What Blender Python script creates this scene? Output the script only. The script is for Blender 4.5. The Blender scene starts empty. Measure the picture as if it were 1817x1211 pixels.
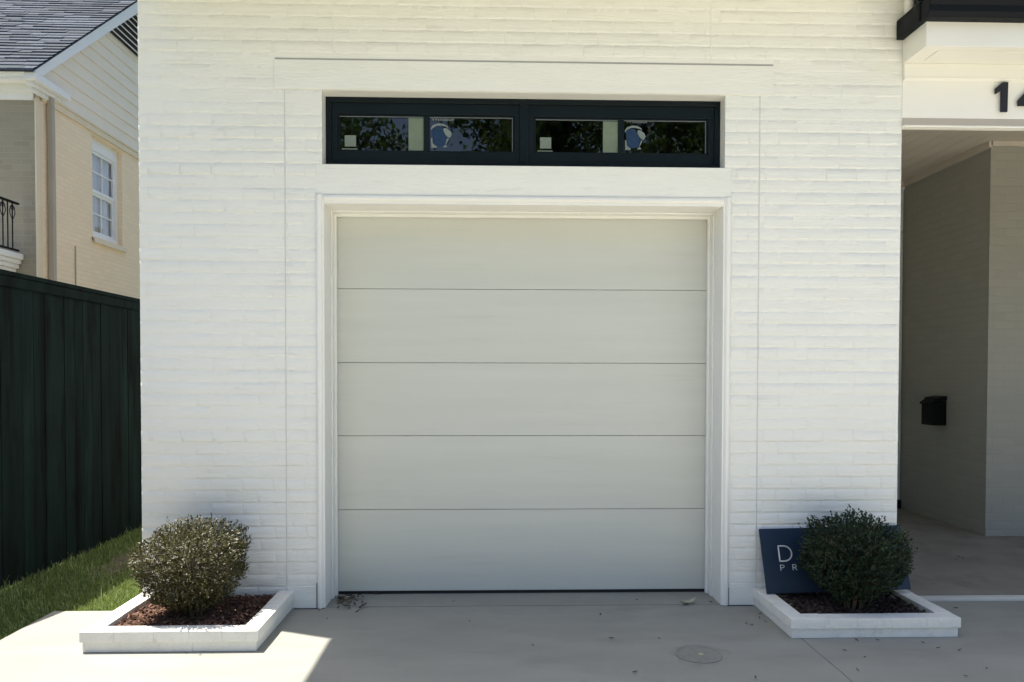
import bpy, math, random
import numpy as np
from mathutils import Vector, Matrix
random.seed(7); RNG = np.random.default_rng(11)
S = bpy.context.scene; COL = S.collection

# ------------------------------------------------------------------ camera, sky, sun, exposure
yaw, pitch, roll, DIST, V0 = 0.0289012, -0.0207412, 0.0016283, 4.89793, 692.125
cyw, syw = math.cos(yaw), math.sin(yaw)
fwd = Vector((syw*math.cos(pitch), cyw*math.cos(pitch), math.sin(pitch)))
rgt = Vector((cyw, -syw, 0)); up = rgt.cross(fwd)
r2 = math.cos(roll)*rgt + math.sin(roll)*up; u2 = -math.sin(roll)*rgt + math.cos(roll)*up
cam = bpy.data.cameras.new('camera'); camo = bpy.data.objects.new('camera', cam); COL.objects.link(camo)
m = Matrix((( r2.x, u2.x, -fwd.x, 0), (r2.y, u2.y, -fwd.y, -DIST), (r2.z, u2.z, -fwd.z, 1.55), (0, 0, 0, 1)))
camo.matrix_world = m
cam.sensor_width = 36; cam.lens = 36*1312/1817; cam.shift_y = (V0-605.5)/1817
cam.clip_start = 0.05; cam.clip_end = 2000
S.camera = camo

SUN = Vector((-0.33, 0.14, 1.0)).normalized()
EL = math.asin(SUN.z); AZ = math.atan2(SUN.x, SUN.y)
w = bpy.data.worlds.new('World'); S.world = w; w.use_nodes = True
nt = w.node_tree; bg = nt.nodes['Background']
sky = nt.nodes.new('ShaderNodeTexSky'); sky.sky_type = 'NISHITA'; sky.sun_disc = False
sky.sun_elevation = EL; sky.sun_rotation = AZ; sky.air_density = 1.0; sky.dust_density = 2.5; sky.ozone_density = 0.6
nt.links.new(sky.outputs[0], bg.inputs[0]); bg.inputs[1].default_value = 0.10
sl = bpy.data.lights.new('sun', 'SUN'); sl.energy = 5.0; sl.angle = math.radians(0.5); sl.color = (1, .945, .84)
so = bpy.data.objects.new('sun', sl); COL.objects.link(so)
so.rotation_euler = SUN.to_track_quat('Z', 'Y').to_euler(); so.location = (-6, 4, 14)
S.view_settings.view_transform = 'Standard'; S.view_settings.look = 'None'; S.view_settings.gamma = 1
S.view_settings.exposure = 1.24
try:
    S.cycles.max_bounces = 10; S.cycles.diffuse_bounces = 6; S.cycles.use_denoising = True
except Exception: pass

# ------------------------------------------------------------------ materials
def mat(name, col, rough=.6, spec=.35, var=.0, vscale=6, bump=0, bscale=60, stretch=(1, 1, 1), island=0., metal=0,
        dirt=None, bdist=.01, fine=0.):
    """procedural surface: base colour with noise variation, optional island variation, noise bump"""
    M = bpy.data.materials.new(name); M.use_nodes = True; t = M.node_tree; N = t.nodes; L = t.links
    b = N['Principled BSDF']; b.inputs['Roughness'].default_value = rough; b.inputs['Metallic'].default_value = metal
    b.inputs['Specular IOR Level'].default_value = spec
    tc = N.new('ShaderNodeTexCoord'); mp = N.new('ShaderNodeMapping'); L.new(tc.outputs['Object'], mp.inputs[0])
    mp.inputs['Scale'].default_value = stretch
    col4 = (*col, 1)
    rgb = N.new('ShaderNodeRGB'); rgb.outputs[0].default_value = col4; cur = rgb.outputs[0]
    def mul(cur, fac_out, lo, hi):
        mr = N.new('ShaderNodeMapRange'); mr.inputs[1].default_value = .25; mr.inputs[2].default_value = .75
        mr.inputs[3].default_value = lo; mr.inputs[4].default_value = hi; L.new(fac_out, mr.inputs[0])
        vm = N.new('ShaderNodeVectorMath'); vm.operation = 'SCALE'; L.new(cur, vm.inputs[0]); L.new(mr.outputs[0], vm.inputs[3])
        return vm.outputs[0]
    if var:
        n = N.new('ShaderNodeTexNoise'); n.inputs['Scale'].default_value = vscale; n.inputs['Detail'].default_value = 5
        L.new(mp.outputs[0], n.inputs['Vector']); cur = mul(cur, n.outputs[0], 1-var, 1+var)
    if fine:
        n = N.new('ShaderNodeTexNoise'); n.inputs['Scale'].default_value = 190; n.inputs['Detail'].default_value = 3
        L.new(tc.outputs['Object'], n.inputs['Vector']); cur = mul(cur, n.outputs[0], 1-fine, 1+fine)
    if island:
        g = N.new('ShaderNodeNewGeometry')
        mr = N.new('ShaderNodeMapRange'); mr.inputs[3].default_value = 1-island; mr.inputs[4].default_value = 1+island
        L.new(g.outputs['Random Per Island'], mr.inputs[0])
        vm = N.new('ShaderNodeVectorMath'); vm.operation = 'SCALE'; L.new(cur, vm.inputs[0]); L.new(mr.outputs[0], vm.inputs[3]); cur = vm.outputs[0]
    if dirt:
        dcol, dscale, lo, hi = dirt
        n = N.new('ShaderNodeTexNoise'); n.inputs['Scale'].default_value = dscale; n.inputs['Detail'].default_value = 7
        n.inputs['Roughness'].default_value = .65
        L.new(mp.outputs[0], n.inputs['Vector'])
        mr = N.new('ShaderNodeMapRange'); mr.inputs[1].default_value = lo; mr.inputs[2].default_value = hi; L.new(n.outputs[0], mr.inputs[0])
        mx = N.new('ShaderNodeMix'); mx.data_type = 'RGBA'; L.new(mr.outputs[0], mx.inputs[0]); L.new(cur, mx.inputs[6])
        mx.inputs[7].default_value = (*dcol, 1); cur = mx.outputs[2]
    L.new(cur, b.inputs['Base Color'])
    if bump:
        n = N.new('ShaderNodeTexNoise'); n.inputs['Scale'].default_value = bscale; n.inputs['Detail'].default_value = 6
        L.new(mp.outputs[0], n.inputs['Vector'])
        bp = N.new('ShaderNodeBump'); bp.inputs['Strength'].default_value = bump; bp.inputs['Distance'].default_value = bdist
        L.new(n.outputs[0], bp.inputs['Height']); L.new(bp.outputs[0], b.inputs['Normal'])
    return M

def brick_mat(name, col, mortar, bw=.2, rh=.0677, var=.08, bump=.5, mort=.008):
    M = mat(name, col, .75, .2); t = M.node_tree; N = t.nodes; L = t.links; b = N['Principled BSDF']
    tc = N.new('ShaderNodeTexCoord'); sx = N.new('ShaderNodeSeparateXYZ'); L.new(tc.outputs['Object'], sx.inputs[0])
    ad = N.new('ShaderNodeMath'); L.new(sx.outputs[0], ad.inputs[0]); L.new(sx.outputs[1], ad.inputs[1])
    cb = N.new('ShaderNodeCombineXYZ'); L.new(ad.outputs[0], cb.inputs[0]); L.new(sx.outputs[2], cb.inputs[1])
    br = N.new('ShaderNodeTexBrick'); L.new(cb.outputs[0], br.inputs['Vector']); br.inputs['Scale'].default_value = 1
    br.inputs['Brick Width'].default_value = bw; br.inputs['Row Height'].default_value = rh
    br.inputs['Mortar Size'].default_value = mort; br.inputs['Mortar Smooth'].default_value = .4
    br.inputs['Color1'].default_value = (*[c*(1-var) for c in col], 1); br.inputs['Color2'].default_value = (*[min(1, c*(1+var)) for c in col], 1)
    br.inputs['Mortar'].default_value = (*mortar, 1)
    n = N.new('ShaderNodeTexNoise'); n.inputs['Scale'].default_value = 30; n.inputs['Detail'].default_value = 5; L.new(tc.outputs['Object'], n.inputs['Vector'])
    mx = N.new('ShaderNodeMath'); mx.operation = 'MULTIPLY_ADD'; L.new(n.outputs[0], mx.inputs[0]); mx.inputs[1].default_value = .5
    iv = N.new('ShaderNodeMath'); iv.operation = 'SUBTRACT'; iv.inputs[0].default_value = 1; L.new(br.outputs['Fac'], iv.inputs[1]); L.new(iv.outputs[0], mx.inputs[2])
    bp = N.new('ShaderNodeBump'); bp.inputs['Strength'].default_value = bump; bp.inputs['Distance'].default_value = .006
    L.new(mx.outputs[0], bp.inputs['Height']); L.new(bp.outputs[0], b.inputs['Normal']); L.new(br.outputs['Color'], b.inputs['Base Color'])
    return M

def leaf_mat(name, col, rough=.4, island=.45, spec=.5, trans=.18, var=.25, vscale=9):
    M = mat(name, col, rough, spec, var=var, vscale=vscale, island=island); t = M.node_tree; N = t.nodes; L = t.links
    b = N['Principled BSDF']; out = N['Material Output']
    tr = N.new('ShaderNodeBsdfTranslucent'); tr.inputs[0].default_value = (col[0]*1.5, col[1]*1.7, col[2]*.8, 1)
    mx = N.new('ShaderNodeMixShader'); mx.inputs[0].default_value = trans
    L.new(b.outputs[0], mx.inputs[1]); L.new(tr.outputs[0], mx.inputs[2]); L.new(mx.outputs[0], out.inputs[0])
    return M

def glass_mat(name, tint=(1, 1, 1), extra=.04):
    M = bpy.data.materials.new(name); M.use_nodes = True; t = M.node_tree; N = t.nodes; L = t.links
    N.remove(N['Principled BSDF']); out = N['Material Output']
    fr = N.new('ShaderNodeFresnel'); fr.inputs[0].default_value = 1.5
    gm_ = N.new('ShaderNodeNewGeometry'); iv = N.new('ShaderNodeMath'); iv.operation = 'SUBTRACT'; iv.inputs[0].default_value = 1; L.new(gm_.outputs['Backfacing'], iv.inputs[1])
    a0 = N.new('ShaderNodeMath'); a0.inputs[1].default_value = extra; L.new(fr.outputs[0], a0.inputs[0])
    ad = N.new('ShaderNodeMath'); ad.operation = 'MULTIPLY'; L.new(a0.outputs[0], ad.inputs[0]); L.new(iv.outputs[0], ad.inputs[1])
    tr = N.new('ShaderNodeBsdfTransparent'); tr.inputs[0].default_value = (*tint, 1)
    gl = N.new('ShaderNodeBsdfGlossy'); gl.inputs['Roughness'].default_value = .012
    tc = N.new('ShaderNodeTexCoord'); n = N.new('ShaderNodeTexNoise'); n.inputs['Scale'].default_value = 4; L.new(tc.outputs['Object'], n.inputs['Vector'])
    bp = N.new('ShaderNodeBump'); bp.inputs['Strength'].default_value = .12; bp.inputs['Distance'].default_value = .004
    L.new(n.outputs[0], bp.inputs['Height']); L.new(bp.outputs[0], gl.inputs['Normal'])
    mx = N.new('ShaderNodeMixShader'); L.new(ad.outputs[0], mx.inputs[0]); L.new(tr.outputs[0], mx.inputs[1]); L.new(gl.outputs[0], mx.inputs[2])
    L.new(mx.outputs[0], out.inputs[0]); return M

M_PAINT = mat('painted_brick_white', (.768, .768, .724), .5, .35, var=.03, vscale=5, bump=.6, bscale=34, stretch=(.4, 1, 2.6), bdist=.006,
              dirt=((.60, .60, .56), 7, .60, .84))
M_TRIM = mat('trim_paint_white', (.79, .785, .75), .38, .4, var=.02, vscale=4, bump=.08, bscale=40, bdist=.004)
M_CREAM = mat('porch_paint_cream', (.80, .785, .73), .42, .4, var=.025, vscale=3, bump=.07, bscale=50, bdist=.004)
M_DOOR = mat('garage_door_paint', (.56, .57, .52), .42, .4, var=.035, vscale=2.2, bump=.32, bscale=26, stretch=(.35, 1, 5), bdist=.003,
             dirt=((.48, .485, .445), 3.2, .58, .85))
M_CAULK = mat('grey_caulk', (.60, .60, .585), .7)
M_JOINT = mat('dark_joint', (.38, .38, .37), .8)
M_RUBBER = mat('black_rubber', (.012, .013, .015), .6)
M_NAVY = mat('black_window_frame', (.006, .011, .014), .45, .15, var=.15, vscale=3, bump=.05, bscale=30)
M_BLACK = mat('black_metal', (.004, .0045, .005), .55, .12, var=.2, vscale=6)
M_GUT = mat('black_gutter', (.004, .006, .009), .5, .12, var=.2, vscale=5)
M_NUM = mat('black_numeral', (.014, .014, .018), .45)
M_GLASS = glass_mat('window_glass', (.55, .6, .6), .055)
M_GLASS2 = glass_mat('far_window_glass', (.95, .96, .97), .02)
M_FILM = mat('pale_green_film', (.155, .195, .14), .5, var=.12, vscale=25)
M_STICK = mat('pale_sticker', (.17, .205, .17), .5, var=.08, vscale=30)
M_EMBW = mat('emblem_white', (.17, .205, .205), .5, var=.15, vscale=60)
M_EMBB = mat('emblem_blue', (.010, .034, .085), .5, var=.3, vscale=50)
M_INT = mat('interior_wall', (.16, .16, .16), .9)
M_CONC = mat('driveway_concrete', (.272, .270, .240), .82, .2, var=.10, vscale=2.2, bump=.3, bscale=140, bdist=.004, stretch=(.6, 1.6, 1), fine=.09,
             dirt=((.222, .219, .193), 2.6, .52, .80))
M_CONC2 = mat('pale_bounce_concrete', (.60, .57, .49), .82, .2, var=.06, vscale=1.6, bump=.25, bscale=90, bdist=.004)  # paler than the driveway so ground out of view bounces more light
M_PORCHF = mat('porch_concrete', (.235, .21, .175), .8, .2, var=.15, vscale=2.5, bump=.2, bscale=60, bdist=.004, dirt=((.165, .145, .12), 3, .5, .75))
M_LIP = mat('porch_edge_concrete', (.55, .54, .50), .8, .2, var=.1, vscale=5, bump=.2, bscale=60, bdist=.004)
M_PLANT = mat('planter_paint', (.75, .74, .69), .6, .3, var=.07, vscale=7, bump=.7, bscale=38, bdist=.008, dirt=((.54, .52, .47), 11, .57, .82))
M_MULCHB = mat('mulch_soil', (.055, .028, .018), .95, .1, var=.4, vscale=40, bump=.8, bscale=70, bdist=.02)
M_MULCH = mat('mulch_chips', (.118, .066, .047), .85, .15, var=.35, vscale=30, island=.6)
M_MULCH2 = mat('shaded_mulch_chips', (.05, .035, .031), .85, .15, var=.35, vscale=30, island=.6)  # darker copy of the mulch, with the right planter's shade in the colour
M_LEAFL = leaf_mat('olive_shrub_leaf', (.064, .059, .021), .46, .65, .42, .12)
M_LEAFR = leaf_mat('green_shrub_leaf', (.019, .036, .017), .5, .5, .3, .15)
M_TREE = leaf_mat('tree_leaf', (.06, .095, .04), .5, .5, .3, .4, vscale=.6)
M_BARK = mat('bark', (.09, .065, .045), .9, .1, var=.3, vscale=10, bump=.8, bscale=20, bdist=.02)
M_STEM = mat('shrub_stem', (.10, .075, .05), .85, .1, var=.3, vscale=30)
M_DRY = mat('dry_leaf', (.13, .095, .065), .8, .15, var=.3, vscale=40)
M_DRYP = mat('pale_dry_leaf', (.40, .37, .27), .8, .15, var=.15, vscale=40)
M_GRASS = leaf_mat('grass_blade', (.17, .215, .08), .5, .6, .3, .25, vscale=3)
M_LAWN = mat('lawn_ground', (.050, .070, .022), .95, .1, var=.35, vscale=3, bump=.6, bscale=30, bdist=.02, dirt=((.11, .085, .055), 1.7, .55, .7))
M_SOIL = mat('bare_soil', (.11, .095, .065), .95, .1, var=.3, vscale=14, bump=.8, bscale=40, bdist=.015)
M_ROAD = mat('asphalt', (.055, .055, .056), .85, .2, var=.15, vscale=4, bump=.4, bscale=150)
M_FENCE = mat('dark_green_fence', (.0045, .0112, .0108), .75, .05, var=.5, vscale=9, stretch=(1, 1, .12), bump=.35, bscale=40, bdist=.004, island=.25,
              dirt=((.001, .002, .002), 7, .50, .66))
M_SIGN = mat('navy_sign_board', (.006, .020, .046), .45, .4, var=.1, vscale=4)
M_LETTER = mat('white_lettering', (.62, .64, .64), .5)
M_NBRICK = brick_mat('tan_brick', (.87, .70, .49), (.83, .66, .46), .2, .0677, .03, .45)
M_NBRICKF = brick_mat('shaded_front_brick', (.31, .275, .21), (.345, .305, .24), .24, .08, .07, .4)  # shaded copy of the tan brick: front wall's shade is in this colour
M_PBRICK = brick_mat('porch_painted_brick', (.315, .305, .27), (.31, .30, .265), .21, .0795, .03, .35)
M_NSIDE = mat('grey_tan_siding', (.82, .72, .58), .6, .3, var=.03, vscale=3)
M_NTAN = mat('tan_trim', (.74, .63, .46), .6, .3, var=.04, vscale=3)
M_NDOWN = mat('taupe_downspout', (.40, .345, .28), .5, .3, var=.05, vscale=3)
M_NWHITE = mat('neighbour_white_trim', (.78, .77, .74), .45, .35, var=.03, vscale=3)
M_SHING = mat('grey_shingle', (.058, .069, .090), .9, .15, var=.3, vscale=30, bump=.4, bscale=120, island=.35)
M_BSHING = mat('black_shingle', (.022, .023, .026), .9, .15, var=.3, vscale=30, island=.3)
M_LOUV = mat('dark_louvre', (.055, .06, .075), .6)
M_CURT = mat('white_curtain', (.62, .62, .64), .9, .1)
M_ENTRY = mat('grey_entry_panel', (.60, .62, .61), .45, .35, var=.04, vscale=3)
M_CEIL = mat('porch_ceiling_paint', (.50, .45, .385), .55, .3, var=.04, vscale=3)
M_STAIN = mat('damp_concrete', (.238, .235, .208), .82, .2, var=.12, vscale=7, bump=.2, bscale=90, bdist=.004, dirt=((.27, .268, .238), 11, .42, .62))
M_COVER = mat('cover_concrete', (.236, .232, .205), .85, .2, var=.2, vscale=14, bump=.6, bscale=70, bdist=.004, dirt=((.19, .185, .17), 8, .5, .7))

# ------------------------------------------------------------------ mesh helpers
OFF = {}
def tag(o, label=None, cat=None, group=None, kind=None):
    if label: o['label'] = label
    if cat: o['category'] = cat
    if group: o['group'] = group
    if kind: o['kind'] = kind
    return o
def empty(name, loc, label, cat, group=None):
    o = bpy.data.objects.new(name, None); COL.objects.link(o); o.location = loc; o.empty_display_size = .2
    OFF[o.name] = Vector(loc); return tag(o, label, cat, group)
class MB:
    """collects shapes in world coordinates; build() links them as one mesh object"""
    def __init__(s): s.v = []; s.f = []
    def add(s, vs, fs):
        n = len(s.v); s.v += [tuple(p) for p in vs]; s.f += [tuple(i+n for i in f) for f in fs]; return s
    def box(s, x0, x1, y0, y1, z0, z1):
        return s.add([(x0, y0, z0), (x1, y0, z0), (x1, y1, z0), (x0, y1, z0), (x0, y0, z1), (x1, y0, z1), (x1, y1, z1), (x0, y1, z1)],
                     [(0, 3, 2, 1), (4, 5, 6, 7), (0, 1, 5, 4), (1, 2, 6, 5), (2, 3, 7, 6), (3, 0, 4, 7)])
    def prism(s, poly, axis, a, b):
        """polygon (u, v) extruded along axis; axis x: (y, z), y: (x, z), z: (x, y)"""
        P = {'x': lambda p, t: (t, p[0], p[1]), 'y': lambda p, t: (p[0], t, p[1]), 'z': lambda p, t: (p[0], p[1], t)}[axis]
        n = len(poly); vs = [P(p, a) for p in poly]+[P(p, b) for p in poly]
        return s.add(vs, [tuple(range(n)), tuple(range(2*n-1, n-1, -1))]+[(i, i+n, (i+1) % n+n, (i+1) % n) for i in range(n)])
    def tube(s, path, r, seg=8):
        path = [Vector(p) for p in path]; rs = r if isinstance(r, (list, tuple)) else [r]*len(path); rings = []
        for i, p in enumerate(path):
            t = (path[min(i+1, len(path)-1)]-path[max(i-1, 0)]).normalized()
            a = t.orthogonal().normalized() if i == 0 else (pa-t*pa.dot(t)).normalized()
            pa = a; b = t.cross(a)
            rings.append([p+rs[i]*(math.cos(2*math.pi*k/seg)*a+math.sin(2*math.pi*k/seg)*b) for k in range(seg)])
        vs = [q for R in rings for q in R]; fs = []
        for i in range(len(path)-1):
            for k in range(seg):
                k2 = (k+1) % seg; fs.append((i*seg+k, i*seg+k2, (i+1)*seg+k2, (i+1)*seg+k))
        fs += [tuple(range(seg-1, -1, -1)), tuple(range((len(path)-1)*seg, len(path)*seg))]
        return s.add(vs, fs)
    def lathe(s, prof, c, seg=40):
        vs = [(c[0]+r*math.cos(2*math.pi*k/seg), c[1]+r*math.sin(2*math.pi*k/seg), c[2]+z) for r, z in prof for k in range(seg)]
        fs = [(i*seg+k, i*seg+(k+1) % seg, (i+1)*seg+(k+1) % seg, (i+1)*seg+k) for i in range(len(prof)-1) for k in range(seg)]
        fs.append(tuple((len(prof)-1)*seg+k for k in range(seg)))
        return s.add(vs, fs)
    def build(s, name, m, parent=None, smooth=False, bevel=0, fix=True):
        off = Vector((0, 0, 0))
        if parent is not None: off = OFF[parent.name]
        me = bpy.data.meshes.new(name)
        me.from_pydata([(x-off.x, y-off.y, z-off.z) for x, y, z in s.v], [], s.f)
        if fix:
            import bmesh
            bm = bmesh.new(); bm.from_mesh(me); bmesh.ops.recalc_face_normals(bm, faces=bm.faces); bm.to_mesh(me); bm.free()
        me.materials.append(m)
        if smooth: me.polygons.foreach_set('use_smooth', [True]*len(me.polygons))
        o = bpy.data.objects.new(name, me); COL.objects.link(o)
        if parent is not None: o.parent = parent; OFF[o.name] = off
        else: OFF[o.name] = off
        if bevel:
            b = o.modifiers.new('bevel', 'BEVEL'); b.width = bevel; b.segments = 2; b.limit_method = 'ANGLE'; b.angle_limit = .6
            b.harden_normals = False
        return o
def part(name, m, parent, *boxes, **k):
    b = MB()
    for q in boxes: b.box(*q)
    return b.build(name, m, parent, **k)

# bricks laid one by one on a vertical wall face (front faces -y), paint-softened edges
COURSE, C0, BL = .0795, .0684, .203
def lay_bricks(mb, x0, x1, z0, z1, excl=(), plane=.004, ledge=.0009, jit=.0005, seed=1, course=COURSE, c0=C0, bl=BL, nx=7, nz=3):
    rnd = random.Random(seed)
    n = math.floor((z0-c0)/course)
    while c0+n*course < z1:
        za, zb = max(z0, c0+n*course), min(z1, c0+(n+1)*course); n += 1
        if zb-za < .012: continue
        j = .0050; zt = zb-j if zb == c0+n*course else zb-.002
        off = (n % 2)*bl/2+rnd.uniform(-.012, .012); zs = (0, .16, .5, 1.)
        k = math.floor((x0-off)/bl)-1; spans = []
        while off+k*bl < x1:
            spans.append((max(x0, off+k*bl), min(x1, off+(k+1)*bl-.0075))); k += 1
        for ex0, ex1, ez0, ez1 in excl:
            if zb-.01 > ez0 and za+.01 < ez1:
                ns = []
                for a, b in spans:
                    if b <= ex0 or a >= ex1: ns.append((a, b)); continue
                    if a < ex0: ns.append((a, ex0))
                    if b > ex1: ns.append((ex1, b))
                spans = ns
        cj = rnd.gauss(0, .0006); ct = rnd.gauss(.0006, .0007); lp = rnd.uniform(.1, .75); lq = .5
        for a, b in spans:
            if b-a < .012: continue
            base = -ledge + cj + rnd.gauss(0, jit); tx = rnd.gauss(0, jit*.8); tz = ct + rnd.gauss(-.0002, jit*.9)
            lq = lp if rnd.random() < .5 else (.92 if lq > .5 else .12); lip = rnd.uniform(.0012, .0030) if rnd.random() < lq else 0.; lr = rnd.uniform(-.6, .6)
            vs = []; e = .0022
            wob = [rnd.gauss(0, .0013) for _ in range(nx+1)]; wob2 = [rnd.gauss(0, .0013) for _ in range(nx+1)]
            for jz in range(-1, nz+2):
                for i in range(-1, nx+2):
                    u = min(max(i, 0), nx)/nx; v = zs[min(max(jz, 0), nz)]
                    ring = i < 0 or i > nx or jz < 0 or jz > nz
                    ii = min(max(i, 0), nx)
                    x = a+e+(b-a-2*e)*u; z = za+e+(zt-za-2*e)*v + (wob[ii] if v > .9 else 0)+(wob2[ii]*.7 if v < .1 else 0)
                    y = plane+base+tx*(u-.5)+tz*(v-.5)+rnd.gauss(0, .00035)
                    if v < .05: y -= lip*min(1, max(.15, 1+lr*(u-.5)*2+wob[ii]*180))
                    if ring:
                        sidey = (i < 0 or i > nx) and 0 <= jz <= nz
                        y = plane+.0008 if not sidey else plane+base*.85
                        x += -e if i < 0 else (e if i > nx else 0); z += -e if jz < 0 else (e if jz > nz else 0)
                    vs.append((x, y, z))
            W = nx+3; H = nz+3
            mb.add(vs, [(q*W+i, q*W+i+1, (q+1)*W+i+1, (q+1)*W+i) for q in range(H-1) for i in range(W-1)])
    return mb

# ------------------------------------------------------------------ ground
lawn = MB()
xs = [-600, -60, -15, -8, -5, -2.6, 60, 600]; ys = [-600, -60, -30, -1, 3, 9, 60, 600]
lawn.add([(x, y, -.03) for y in ys for x in xs], [(j*8+i, j*8+i+1, (j+1)*8+i+1, (j+1)*8+i) for j in range(7) for i in range(7)])
lawn_o = lawn.build('lawn_ground', M_LAWN); tag(lawn_o, kind='structure')
drive = MB()
drive.prism([(-2.85, -1.75), (1.8275, -1.75), (1.8275, .02), (-2.29, .02), (-2.29, -.018), (-2.85, -.018)], 'z', -.12, 0)
drive.prism([(1.8325, -1.75), (9, -1.75), (9, .05), (1.8325, .05)], 'z', -.12, 0)
drive.prism([(-2.2, .024), (2.7, .024), (2.7, 8), (-2.2, 8)], 'z', -.12, .002)
tag(drive.build('driveway', M_CONC), kind='structure')
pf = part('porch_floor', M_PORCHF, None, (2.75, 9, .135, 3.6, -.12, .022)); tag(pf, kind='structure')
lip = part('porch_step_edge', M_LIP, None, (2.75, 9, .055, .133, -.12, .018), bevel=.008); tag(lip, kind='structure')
rd = part('road', M_ROAD, None, (-120, 120, -18, -10.5, -.12, -.02)); tag(rd, kind='structure')
ap = part('bounce_apron', M_CONC2, None, (-2.85, 9, -9, -1.756, -.12, 0)); tag(ap, kind='structure')  # unseen pale slab, added to bounce sunlight onto the house front
sp = part('bounce_path', M_CONC2, None, (-6.15, -3.65, 2, 14, -.12, -.02)); tag(sp, kind='structure')  # made-up path hidden by the fence, brightens the neighbour's side wall
sw = part('pavement', M_CONC2, None, (-120, 120, -10.45, -9.03, -.12, .0)); tag(sw, kind='structure')

# ------------------------------------------------------------------ the garage house
XL, XR, TOP = -2.286, 2.745, 4.06
house = empty('garage_house', (.23, 0, 0), 'white painted brick house with a garage door under a long black window', 'house')
wb = MB()
yb = .004
wb.box(XL, -1.142, yb, .25, 0, TOP).box(1.597, XR, yb, .25, 0, TOP)
wb.box(-1.142, 1.597, yb, .25, 3.403, TOP).box(-1.142, 1.597, yb, .25, 2.726, 2.925)
wb.box(-1.142, -1.104, yb, .25, 2.925, 3.403).box(1.555, 1.597, yb, .25, 2.925, 3.403)
EX = [(-1.104, 1.555, 2.92, 3.403), (-1.146, 1.601, -1, 2.925), (-1.411, 1.879, 3.404, 3.612), (-1.346, -1.142, -1, .153), (1.597, 1.791, -1, .153),
      (-1.349, -1.341, -1, 3.406), (1.783, 1.791, -1, 3.406), (-1.036, -1.030, 3.6, 5), (1.453, 1.459, 3.6, 5)]
lay_bricks(wb, XL, XR, 0.0, TOP, EX, seed=3)
wb.build('brick_wall', M_PAINT, house, smooth=False)
# make the bricks shade soft while the flat wall stays flat
bw = bpy.data.objects['brick_wall']; bw.data.polygons.foreach_set('use_smooth', [i >= 36 for i in range(len(bw.data.polygons))])
sl_ = MB(); sl_.box(-1.409, 1.877, -.006, .003, 3.407, 3.597); sl_.build('lintel', M_PAINT, house, bevel=.002)
part('lintel_joint', M_JOINT, house, (-1.405, 1.873, .0012, .0035, 3.598, 3.610))
hd = MB(); hd.box(-1.141, 1.596, .0012, .0035, 2.7275, 2.9235); hd.build('door_header', M_PAINT, house, bevel=.001)
part('base_block', M_PAINT, house, (-1.343, -1.150, -.006, .003, .0, .150), bevel=.004)
part('base_block', M_PAINT, house, (1.603, 1.781, -.006, .003, .0, .150), bevel=.004)
part('control_joint', M_CAULK, house, (-1.348, -1.342, .0015, .0035, .155, 3.404))
part('control_joint', M_CAULK, house, (1.784, 1.790, .0015, .0035, .155, 3.404))
part('control_joint', M_PAINT, house, (-1.0355, -1.0305, .001, .0035, 3.615, TOP)); part('control_joint', M_PAINT, house, (1.4535, 1.4585, .001, .0035, 3.615, TOP))
part('joint_filler', M_RUBBER, house, (-1.1495, -1.1424, .0006, .0036, .002, .17)); part('joint_filler', M_RUBBER, house, (1.5974, 1.6025, .0006, .0036, .002, .12))
part('joint_filler', M_RUBBER, house, (-1.295, -1.10, -.0155, -.0065, .0005, .004)); part('joint_filler', M_RUBBER, house, (1.56, 1.76, -.0155, -.0065, .0005, .004))
# shell of the house: side walls, back wall, ceiling, roof
part('side_wall', M_PAINT, house, (XL, XL+.25, .25, 8, 0, TOP)); part('side_wall', M_PAINT, house, (XR-.2, XR, .25, 8, 0, TOP))
part('back_wall', M_PAINT, house, (XL, XR, 8, 8.2, 0, TOP)); part('ceiling', M_INT, house, (XL+.25, XR-.2, .25, 8, TOP-.12, TOP-.02))
rf = MB()
rf.prism([(-.80, 4.11), (-.80, 4.26), (-.72, 4.30), (4.1, 7.0), (8.9, 4.30), (8.98, 4.26), (8.98, 4.11)], 'x', XL, XR)
rf.build('main_roof', M_BSHING, house)
ev = MB(); ev.box(XL, XR, -.79, .0, 4.075, 4.108).box(XL, XR, -.83, -.803, 4.08, 4.27); ev.build('eave_soffit', M_TRIM, house)

# garage door, its casing and jambs
cs = MB()
def casing_profile(a, b):  # rounded brickmould bead
    return
for sx, xo, xi in ((-1, -1.142, -1.091), (1, 1.597, 1.546)):
    lo, hi = min(xo, xi), max(xo, xi)
    cs.box(lo, hi, -.004, .325, 0.003, 2.726)
    d = (xi-xo)
    cs.prism([(xo+.002*(-sx)*-1, -.004), (xo+d*.10, -.014), (xo+d*.30, -.019), (xo+d*.52, -.019), (xo+d*.7, -.012), (xo+d*.78, -.004)], 'z', .003, 2.7255)
cs.box(-1.091, 1.546, -.004, .325, 2.668, 2.726)
cs.prism([(-.004, 2.7255), (-.014, 2.718), (-.019, 2.708), (-.019, 2.697), (-.012, 2.688), (-.004, 2.683)], 'x', -1.09, 1.545)
casing = cs.build('door_casing', M_TRIM, house, bevel=.0025)
st = MB()
st.box(-1.0905, -1.066, .262, .292, .004, 2.667).box(1.5215, 1.5455, .262, .292, .004, 2.667).box(-1.066, 1.5215, .262, .292, 2.640, 2.6675)
st.box(-1.0905, -1.080, .19, .2605, .004, 2.667).box(1.5355, 1.5455, .19, .2605, .004, 2.667).box(-1.080, 1.5355, .19, .2605, 2.657, 2.6675)
st.build('door_stop', M_TRIM, house, bevel=.002)
gd = MB(); gd.box(-1.09, 1.545, .352, .366, .02, 2.72)
gdo = gd.build('garage_door', M_DOOR, house)
zz = [.024, .599, 1.119, 1.631, 2.1465, 2.72]
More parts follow.
